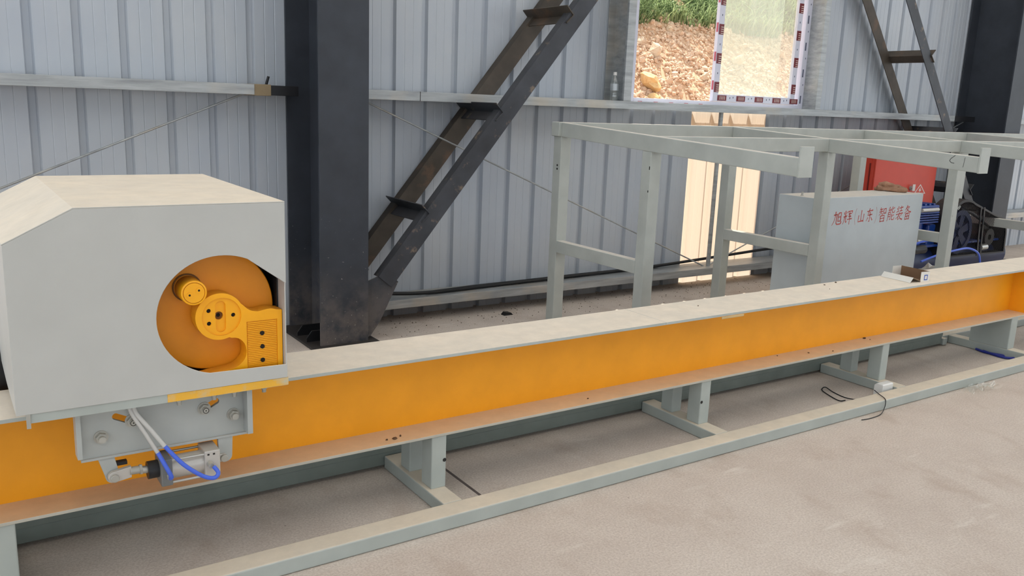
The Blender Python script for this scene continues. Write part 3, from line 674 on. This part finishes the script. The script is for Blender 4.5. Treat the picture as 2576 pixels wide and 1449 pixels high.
for z, h in ((1.145, .02), (1.01, .012)): MB().box(3.5508, 3.5525, 3.816, 3.823, z, z+h).build('paint_chip', mark, rack)
# marker scribble on the second bar's end
def stroke(mb, pts, wd, x):
    for (a, b) in zip(pts, pts[1:]):
        a, b = Vector((0, a[0], a[1])), Vector((0, b[0], b[1])); d = (b-a).normalized(); n = Vector((0, -d.z, d.y))*wd
        mb.add([(x, *(a-n).yz), (x, *(b-n).yz), (x, *(b+n).yz), (x, *(a+n).yz)], [(0, 1, 2, 3)])
mb = MB(); stroke(mb, [(2.905, 1.293), (2.930, 1.272), (2.937, 1.258), (2.925, 1.248), (2.905, 1.245)], .0018, RX[1]-.0006); mb.build('marker_scribble', ink, rack, label='dark hand-drawn marker tick')
mb = MB(); stroke(mb, [(2.842, 1.285), (2.848, 1.225)], .0012, RX[1]-.0006); mb.build('marker_line', ink, rack)
# ------------------------------------------------------------------ grey control cabinet with lettering
cab = empty('control_cabinet', (6.05, 4.13, 0), label='pale grey steel cabinet with red Chinese lettering under the rack', cat='cabinet')
CX0, CX1, CY0, CY1, CZ1 = 5.352, 6.742, 3.97, 4.30, .906
cabm = paint('cabinet_paint', srgb(186, 194, 198), srgb(224, 212, 198), .9, .4, var=.03)
MB().box(CX0, CX1, CY0+.012, CY1, .06, CZ1).build('body', cabm, cab, bevel=.003)
MB().box(CX0+.002, CX1-.002, CY0, CY0+.012, .065, CZ1-.001).build('front_panel', cabm, cab, bevel=.002)
MB().box(CX0+.05, CX1-.05, CY0+.05, CY1-.05, 0, .062).build('plinth', blackm, cab)
MB().cyl((5.425, 4.15, .904), (5.43, 4.15, .935), .008, n=12).build('lifting_stud', zinc, cab, smooth=40)
MB().cyl((5.425, 4.15, .904), (5.425, 4.15, .909), .013, n=6).build('stud_nut', zinc, cab)
# lettering in brush-like strokes: each glyph on a 100x100 grid, stroke = (points, width0, width1)
G = {
 'xu': [([(12,72),(30,72),(46,76)],2.5,2),([(30,92),(29,60),(20,30),(4,8)],3,1.2),([(46,76),(43,40),(44,18),(54,10),(84,10),(92,14),(93,26)],2.6,3),([(60,80),(60,26)],3,2),([(60,80),(86,82),(86,28)],2.4,2.8),([(60,55),(85,56)],2,2),([(60,29),(86,29)],2,2)],
 'hui': [([(22,94),(22,58)],2.6,2.4),([(8,84),(14,68)],3,1.2),([(38,86),(30,70)],3,1.2),([(4,56),(42,60)],2,2.6),([(17,56),(14,30),(4,10)],2.6,1.2),([(30,58),(29,24),(36,18),(42,28)],2.4,2),([(52,90),(50,76)],2.6,1.6),([(52,86),(94,88),(90,76)],2.2,2.6),([(56,70),(88,72)],2,2.2),([(70,80),(58,52),(86,54)],2.4,2),([(46,36),(96,38)],2,2.6),([(72,64),(72,2)],2.6,1.6)],
 'lp': [([(70,102),(46,76),(38,50),(46,24),(70,-4)],1.2,1.2)],
 'shan': [([(50,88),(50,22)],3,2.6),([(16,58),(14,16),(84,18)],2.8,2.4),([(86,62),(84,10)],2.8,2.4)],
 'dong': [([(14,78),(84,82)],2,2.8),([(46,96),(28,52),(80,55)],2.6,2.4),([(54,72),(54,10),(42,14)],2.8,1.6),([(34,38),(16,16)],2.8,1.2),([(68,38),(88,16)],1.6,3.2)],
 'rp': [([(30,102),(54,76),(62,50),(54,24),(30,-4)],1.2,1.2)],
 'zhi': [([(24,96),(10,78)],2.8,1.2),([(16,84),(50,86)],2,2.2),([(6,68),(54,71)],2,2.4),([(30,84),(26,62),(6,46)],2.6,1.2),([(32,62),(50,48)],1.6,3),([(62,84),(62,52)],2.6,2.2),([(62,84),(88,86),(87,52)],2.2,2.6),([(62,56),(88,56)],2,2),([(28,40),(28,0)],2.8,2.4),([(28,40),(74,42),(74,0)],2.2,2.8),([(28,23),(74,24)],2,2),([(28,4),(74,4)],2,2)],
 'neng': [([(28,96),(14,72),(44,76)],2.6,2.2),([(38,86),(48,70)],1.6,3),([(14,60),(14,22),(6,4)],2.6,1.6),([(14,60),(42,62),(42,10),(34,14)],2.2,1.8),([(14,46),(42,47)],1.8,1.8),([(14,32),(42,33)],1.8,1.8),([(86,88),(62,78)],2.6,1.2),([(60,96),(60,62),(66,56),(88,56),(92,68)],2.6,2),([(86,40),(62,30)],2.6,1.2),([(60,48),(60,14),(66,8),(90,8),(94,22)],2.6,2)],
 'zhuang': [([(30,96),(30,56)],2.8,2.2),([(12,86),(20,74)],1.4,3),([(8,56),(30,66)],2.2,1.4),([(42,82),(90,86)],2,2.6),([(66,96),(66,64)],2.6,2.4),([(48,62),(84,64)],2,2.4),([(50,56),(54,46)],1.4,2.8),([(6,42),(94,46)],2,2.8),([(50,44),(32,24),(6,12)],2.4,1.2),([(36,28),(35,4),(54,14)],2.6,1.2),([(80,38),(60,26)],2.4,1.2),([(46,34),(66,12),(96,2)],1.8,3.2)],
 'bei': [([(40,98),(16,66)],2.8,1.2),([(34,84),(68,87),(44,62),(8,46)],2.4,1.2),([(30,78),(60,56),(94,48)],1.8,3.2),([(26,42),(26,0)],2.8,2.4),([(26,42),(76,44),(75,0)],2.2,2.8),([(26,23),(76,24)],2,2),([(26,4),(76,4)],2,2),([(50,43),(50,5)],2.2,2.2)],
}
def glyph(mb, g, x, z, wdt, h, y):
    tx = lambda p: (x+(p[0]+(p[1]-50)*.06)/100*wdt, z+(p[1]+(p[0]-50)*.06)/100*h)
    for pts, w0, w1 in G[g]:
        n = len(pts)
        # densify
        D = []
        for (a, b) in zip(pts, pts[1:]):
            for k in range(4): D.append((a[0]+(b[0]-a[0])*k/4, a[1]+(b[1]-a[1])*k/4))
        D.append(pts[-1]); L = []; Rr = []
        for i, p in enumerate(D):
            a, b = D[max(i-1, 0)], D[min(i+1, len(D)-1)]; d = Vector((b[0]-a[0], b[1]-a[1])).normalized(); nn = Vector((-d.y, d.x))
            t = i/(len(D)-1); ww = (w0+(w1-w0)*t)*1.5*(.82+.36*abs(2*t-1)**2)
            L.append(tx((p[0]+nn.x*ww, p[1]+nn.y*ww))); Rr.append(tx((p[0]-nn.x*ww, p[1]-nn.y*ww)))
        vs = [(q[0], y, q[1]) for q in L]+[(q[0], y, q[1]) for q in Rr]; m_ = len(L)
        mb.add(vs, [(i, i+1, m_+i+1, m_+i) for i in range(m_-1)])
gx = 5.572
for g, wd in (('xu', .130), ('hui', .125), ('lp', .055), ('shan', .100), ('dong', .115), ('rp', .055), ('zhi', .115), ('neng', .115), ('zhuang', .112), ('bei', .112)):
    mb = MB(); glyph(mb, g, gx, .690+(gx-5.57)*.012, wd*.92, .120, CY0-.0008); mb.build('lettering', textred, cab); gx += wd
# rag on the cabinet
mb = MB()
def fold(pts, r0, r1, flat):
    q = MB().tube(pts, lambda u: r0+(r1-r0)*u+.006*math.sin(u*9+r0*400), 12, 8)
    mb.add([(x, y, CZ1+(z-CZ1)*flat) for x, y, z in q.v], q.f)
fold([(6.545, 4.27, CZ1+.030), (6.585, 4.22, CZ1+.034), (6.62, 4.14, CZ1+.030), (6.665, 4.07, CZ1+.026)], .036, .028, .85)
fold([(6.555, 4.265, CZ1+.068), (6.58, 4.23, CZ1+.078), (6.605, 4.17, CZ1+.072), (6.625, 4.12, CZ1+.048)], .026, .020, 1.0)
fold([(6.60, 4.25, CZ1+.030), (6.63, 4.20, CZ1+.050), (6.655, 4.13, CZ1+.048), (6.675, 4.09, CZ1+.030)], .024, .022, 1.0)
fold([(6.535, 4.285, CZ1+.018), (6.55, 4.255, CZ1+.020), (6.60, 4.13, CZ1+.020), (6.64, 4.055, CZ1+.020)], .018, .018, 1.0)
mb.v = [(x+.012*mnoise.noise(Vector((x*22, y*22, z*22))), y+.012*mnoise.noise(Vector((x*22, y*22, z*22+9))), max(CZ1+.001, CZ1+(z-CZ1)*.74+.008*mnoise.noise(Vector((x*26, y*26, z*26+4))))) for x, y, z in mb.v]
rg = mb.build('rag', cloth, None, label='crumpled brown rag on top of the grey cabinet', cat='rag')
rmod = rg.modifiers.new('fuse', 'REMESH'); rmod.mode = 'VOXEL'; rmod.voxel_size = .005
bpy.context.view_layer.update(); dg_ = bpy.context.evaluated_depsgraph_get(); nm_ = bpy.data.meshes.new_from_object(rg.evaluated_get(dg_), depsgraph=dg_)
rg.modifiers.clear(); rg.data = nm_; resmooth(rg, 70)
if not nm_.materials: nm_.materials.append(cloth)
# ------------------------------------------------------------------ red electrical cabinet
rc = empty('electrical_cabinet', (7.9, 5.0, 0), label='bright red electrical cabinet with warning triangle behind the grey cabinet', cat='cabinet')
QX0, QX1, QY0, QY1, QZ0, QZ1 = 7.372, 8.412, 4.85, 5.09, .50, 1.17
MB().box(QX0, QX1, QY0+.016, QY1, QZ0, QZ1).build('body', redm, rc, bevel=.004)
dr = MB().box(QX0+.002, QX1-.002, QY0, QY0+.015, QZ0+.004, QZ1-.004).build('door', redm, rc, bevel=.004)
MB().box(QX0-.006, QX0+.004, QY0+.05, QY0+.062, QZ0+.05, QZ1-.05).build('side_seam', paint('dark_red_gap', srgb(120, 30, 24)), rc)
for k in range(4): MB().cyl((QX0-.001, QY0+.19, 1.135-k*.04), (QX0+.001, QY0+.19, 1.135-k*.04), .007, n=10).build('vent_hole', gasket, rc)
MB().box(QX0-.008, QX0, QY0+.045, QY0+.066, 1.08, 1.13).build('hinge', redm, rc, bevel=.002)
for sx in (QX0+.03, QX1-.07):
    for sy in (QY0+.03, QY1-.05): MB().box(sx, sx+.04, sy, sy+.02, 0, QZ0+.002).build('leg', blackm, rc)
tri = [(8.156, .872), (8.26, .775), (8.065, .785)]
cxm = (sum(p[0] for p in tri)/3, sum(p[1] for p in tri)/3); ins = [(cxm[0]+(p[0]-cxm[0])*.80, cxm[1]+(p[1]-cxm[1])*.80) for p in tri]
mb = MB(); mb.add([(p[0], QY0-.001, p[1]) for p in tri+ins], [(0, 1, 4, 3), (1, 2, 5, 4), (2, 0, 3, 5)])
bo = [(8.165, .842), (8.135, .806), (8.158, .809), (8.142, .786), (8.185, .817), (8.163, .815)]
mb.add([(p[0], QY0-.001, p[1]) for p in bo], [(0, 1, 2, 5), (2, 3, 4, 5)]); mb.build('warning_triangle', white, dr, label='white lightning warning triangle')
lk = MB().cyl((7.985, QY0-.012, .836), (7.985, QY0, .836), .022, n=20).build('lock', steel, dr, smooth=40)
MB().cyl((7.985, QY0-.03, .836), (7.985, QY0-.012, .836), .008, n=12).build('key', steel, lk); MB().box(7.975, 8.02, QY0-.032, QY0-.028, .81, .875).build('key_bow', steel, lk)
# ------------------------------------------------------------------ air compressor
ac = empty('air_compressor', (8.1, 4.4, 0), label='blue air compressor with black mesh belt guard at the far right', cat='compressor')
GY0, GY1 = 4.30, 4.50
fwl = MB().ring((8.05, GY0+.03, .47), (8.05, GY0+.08, .47), .208, .165, 48).build('flywheel', navy, ac, smooth=40)
for k in range(6):
    a = k*math.pi/3+.3; d = Vector((math.cos(a), 0, math.sin(a))); n = Vector((-d.z, 0, d.x)); c = Vector((8.05, GY0+.04, .47))
    P = [c+d*.03-n*.028, c+d*.03+n*.028, c+d*.17+n*.04, c+d*.17-n*.04]; Q = [p+Vector((0, .03, 0)) for p in P]
    MB().add(P+Q, [(0, 1, 2, 3), (7, 6, 5, 4), (0, 4, 5, 1), (1, 5, 6, 2), (2, 6, 7, 3), (3, 7, 4, 0)]).build('spoke', navy, fwl)
MB().cyl((8.05, GY0+.02, .47), (8.05, GY0+.3, .47), .045, n=24).build('hub', navy, fwl, smooth=40)
go = []
for k in range(17):
    a = math.radians(200-k*(200-62)/16); go.append((8.05+.315*math.cos(a), .47+.315*math.sin(a)))
go += [(8.62, .615)]
for k in range(1, 9):
    a = math.radians(62-k*62/8); go.append((8.62+.255*math.cos(a), .39+.235*math.sin(a)))
go += [(8.885, .228), (7.76, .245)]
cx0, cz0 = 8.25, .42
gi = [(cx0+(p[0]-cx0)*.955, cz0+(p[1]-cz0)*.93) for p in go]; n = len(go)
mb = MB(); vs = [(p[0], GY0, p[1]) for p in go]+[(p[0], GY1, p[1]) for p in go]+[(p[0], GY0, p[1]) for p in gi]+[(p[0], GY1, p[1]) for p in gi]
fs = []
for i in range(n):
    j = (i+1) % n; fs += [(i, j, n+j, n+i), (2*n+i, 3*n+i, 3*n+j, 2*n+j), (i, 2*n+i, 2*n+j, j), (n+i, n+j, 3*n+j, 3*n+i)]
gd = mb.add(vs, fs).build('belt_guard', blackm, ac, bevel=.002, label='black rounded belt guard frame')
def inside(x, z):
    r = False
    for i in range(n):
        (x1, z1), (x2, z2) = gi[i], gi[i-1]
        if (z1 > z) != (z2 > z) and x < (x2-x1)*(z-z1)/(z2-z1)+x1: r = not r
    return r
mb = MB(); wr = .0010
for s_ in (1, -1):
    for k in range(-60, 120):
        seg = None; b0 = 7.2+k*.03
        for t in range(0, 70):
            z = .20+t*.009; x = b0+s_*(t*.009)*1.2 if s_ > 0 else b0-(t*.009)*1.2+.4
            if inside(x, z):
                if seg is None: seg = [(x, z), (x, z)]
                else: seg[1] = (x, z)
            elif seg: break
        if seg and seg[0] != seg[1]: mb.cyl((seg[0][0], GY0+.008, seg[0][1]), (seg[1][0], GY0+.008, seg[1][1]), wr, n=4, caps=False)
mb.build('guard_mesh', blackm, ac, kind='stuff')
for x0 in (8.30, 8.36): MB().prism([(x0, .70), (x0+.02, .70), (x0+.075, .23), (x0+.05, .23)], 'y', GY0-.004, GY0+.004).build('guard_stay', blackm, ac)
MB().box(8.27, 8.30, GY0+.02, GY0+.10, .66, .672).build('v_belt', black, ac)
MB().tube([(8.05, GY0+.055, .685), (8.3, GY0+.055, .62), (8.6, GY0+.055, .50)], .012, 8).build('v_belt', black, ac)
MB().ring((8.62, GY0+.035, .39), (8.62, GY0+.075, .39), .085, .03, 28).build('pulley', blackm, ac, smooth=40)
MB().cyl((8.62, 4.40, .39), (8.62, 4.67, .39), .12, n=28).build('motor', blackm, ac, smooth=40)
# pump: finned head left of flywheel
pm = MB().box(7.62, 7.98, 4.40, 4.68, .33, .55).build('crankcase', bluem, ac, bevel=.02)
for k, xx in enumerate((7.62,)):
    hd = MB().box(7.30, 7.70, 4.36, 4.66, .655, .735).build('cylinder_head', bluem, ac, bevel=.01)
    for q in range(5): MB().box(7.315, 7.69, 4.35, 4.67, .575+q*.022, .587+q*.022).build('cooling_fin', bluem, hd, bevel=.002)
    MB().cyl((7.50, 4.51, .36), (7.50, 4.51, .66), .11, n=28).build('cylinder_barrel', bluem, hd, smooth=40)
    for q in range(5): MB().box(7.33+q*.07, 7.36+q*.07, 4.37, 4.65, .735, .752).build('head_rib', bluem, hd, bevel=.003)
MB().cyl((7.36, 4.33, .70), (7.62, 4.33, .70), .018, n=12).build('air_pipe', steel, ac, smooth=40)
MB().cyl((7.1, 4.53, .19), (9.1, 4.53, .19), .15, n=36).build('tank', navy, ac, smooth=40, bevel=.03)
for xx in (7.3, 8.85):
    for yy in (4.44, 4.60): MB().box(xx, xx+.05, yy, yy+.03, 0, .08).build('foot', blackm, ac)
MB().box(7.45, 9.0, 4.36, 4.68, .345, .365).build('mount_plate', bluem, ac, bevel=.003)
MB().cyl((8.45, 4.33, .30), (8.56, 4.33, .30), .03, n=16).build('gauge', steel, ac, smooth=40)
for pts in ([(7.20, 4.28, .47), (7.35, 4.22, .50), (7.52, 4.20, .46), (7.62, 4.24, .38)], [(7.18, 4.25, .42), (7.4, 4.2, .45), (7.58, 4.22, .36)], [(7.15, 4.15, .28), (7.35, 4.12, .33), (7.58, 4.10, .36), (7.85, 4.12, .36), (8.05, 4.13, .30), (8.15, 4.15, .20)]):
    MB().tube(pts, .0095, 10).build('air_hose', hoseb, ac, smooth=60)
MB().cyl((7.24, 4.3, .35), (7.42, 4.3, .35), .04, n=16).build('filter', blackm, ac, smooth=40)
MB().cyl((7.22, 4.26, .44), (7.34, 4.26, .44), .022, n=12).build('valve', steel, ac, smooth=40)
# ------------------------------------------------------------------ small things
# open carton on the beam top
ct = empty('carton', (4.68, 2.78, .584), label='small open white cardboard box on the beam top', cat='box')
A = Matrix.Translation((4.725, 2.795, .5845)) @ Matrix.Rotation(math.radians(84), 4, 'Z')
def cbx(nm, m, *b): return MB().box(*b).xf(A).build(nm, m, ct)
cbx('tray_bottom', carton_i, -.095, .095, -.037, .034, 0, .002); cbx('back_side', carton_i, -.095, .095, -.039, -.037, 0, .058)
cbx('end_side', carton_o, .095, .097, -.039, .036, 0, .058); es = cbx('end_side', carton_o, -.097, -.095, -.039, .036, 0, .058)
MB().box(-.0978, -.097, -.022, .008, .008, .040).xf(A).build('printed_label', printb, es); MB().box(-.0980, -.0976, -.016, .002, .014, .034).xf(A).build('label_window', carton_o, es)
cbx('front_side', carton_f, -.095, .095, .034, .036, 0, .006)
MB().prism([(.036, .006), (.105, .030), (.106, .028), (.037, .004)], 'x', -.10, .10).xf(A).build('lid_flap', carton_f, ct)
MB().prism([(.105, .030), (.128, .001), (.1265, .0), (.104, .028)], 'x', -.10, .10).xf(A).build('tuck_flap', carton_o, ct)
# white plastic block behind the rail
wb = MB().prism([(2.545, .0), (2.60, .0), (2.60, .07), (2.585, .084), (2.55, .084), (2.545, .078)], 'x', 4.19, 4.285).build('plastic_block', white, None, bevel=.004, seg=3, label='small white plastic block beside the front rail, left of a cross member', cat='block')
# wire
MB().tube([(4.135, 2.56, .0595), (4.09, 2.50, .061), (4.06, 2.45, .06), (4.045, 2.432, .05), (4.03, 2.425, .02), (3.96, 2.40, .004), (3.86, 2.392, .003), (3.80, 2.40, .003)], .0022, 6).build('wire', black, None, smooth=60, label='thin dark wire looped over the front rail', cat='wire')
MB().tube([(4.06, 2.60, .003), (4.03, 2.66, .003), (4.05, 2.75, .003), (4.06, 2.81, .012), (4.02, 2.80, .003), (3.97, 2.70, .003), (3.955, 2.64, .003), (3.99, 2.63, .003)], .003, 6).build('wire', black, None, smooth=60, label='loop of black wire on the floor behind the front rail', cat='wire')
# plastic bag
vs = []; nx, ny = 20, 12
for j in range(ny+1):
    for i in range(nx+1):
        u, v = i/nx, j/ny; z = .004+.05*abs(mnoise.noise(Vector((u*2.6, v*2.2, 9))))+.012*abs(mnoise.noise(Vector((u*9, v*6, 3))))
        vs.append((4.74+u*.26+.05*v, 2.335+v*.10*(1-.5*abs(u-.3))+.01*mnoise.noise(Vector((u*5, 0, 0))), z))
MB().add(vs, [(j*(nx+1)+i, j*(nx+1)+i+1, (j+1)*(nx+1)+i+1, (j+1)*(nx+1)+i) for j in range(ny) for i in range(nx)]).build('plastic_bag', plastic, None, label='crumpled clear plastic wrapper on the floor against the front rail', cat='wrapper')
# blue air line on the floor under the bed
MB().tube([(5.72, 2.85, .010), (5.70, 2.78, .009), (5.72, 2.70, .009), (5.78, 2.62, .009), (5.9, 2.57, .009), (6.1, 2.56, .009)], .008, 8).build('floor_hose', paint('deep_blue_hose', srgb(40, 50, 140), None, 0, .35), None, smooth=60, label='dark blue floor hose ending closer to the back of the bed, under its far end', cat='hose')
MB().tube([(5.715, 2.80, .010), (5.69, 2.70, .009), (5.70, 2.63, .009), (5.80, 2.585, .009), (6.0, 2.545, .009)], .008, 8).build('floor_hose', MATS['deep_blue_hose'], None, smooth=60, label='dark blue floor hose nearer the front rail, under the far end of the bed', cat='hose')
# grit along the wall
mb = MB()
for k in range(900):
    x = random.uniform(2.3, 6.2); y = 5.3-abs(random.gauss(0, .28)); r = random.choice((.0012, .0016, .002, .003, .005))
    b = base[k % 10]; mb.add([(x+p[0]*r, y+p[1]*r, max(0, p[2]*r+r*.4)) for p in b[0]], b[1])
mb.build('grit', paint('grey_grit', srgb(140, 126, 114), None, 0, .95, var=.3), None, kind='stuff', label='scattered grit and crumbs on the floor along the wall', cat='grit')
MB().prism([(3.34, 0), (3.42, 0), (3.40, .018), (3.36, .022)], 'y', 5.0, 5.05).build('scrap_block', blackm, None, bevel=.003, label='dark scrap piece on the floor under the low wall rail', cat='scrap')

# crumbs of dirt on the bottom flange and beam top
mb = MB()
for k, (x, y, z, r) in enumerate([(1.33, 2.685, .2765, .007), (1.36, 2.70, .2765, .005), (1.30, 2.69, .2765, .004), (2.25, 2.70, .2765, .004), (4.30, 2.765, .2765, .007), (4.31, 2.735, .2765, .003), (3.75, 2.72, .2765, .004), (3.9, 2.68, .2765, .004), (3.55, 2.76, .2765, .004), (4.05, 2.885, .584, .004), (4.17, 2.90, .584, .005), (3.98, 2.80, .584, .003), (3.0, 2.82, .584, .003)]):
    b = base[k % 10]; mb.add([(x+p[0]*r*1.6, y+p[1]*r*1.3, z+max(0, p[2]*r+r*.4)) for p in b[0]], b[1])
mb.build('dirt_crumbs', paint('brown_dirt', srgb(96, 70, 50), None, 0, .95, var=.3), None, kind='stuff', label='brown dirt crumbs lying on the beam flanges', cat='dirt')
# crumpled bag between the grey cabinet and the compressor
bgm = MB(); bgm.add(*rock_mb((0, 0, 0), .15, 77, 3, .9))
bgm.v = [(7.08+p[0]*.8+.02*mnoise.noise(Vector(p)*30), 4.02+p[1]*.8+.02*mnoise.noise(Vector(p)*34), max(.002, .13+p[2]*1.2+.02*mnoise.noise(Vector(p)*28))) for p in bgm.v]
bgm.build('plastic_bag', paint('dull_plastic_bag', srgb(196, 190, 182), None, 0, .35, var=.1), None, smooth=25, label='pale crumpled plastic bag on the floor between the grey cabinet and the compressor', cat='bag')
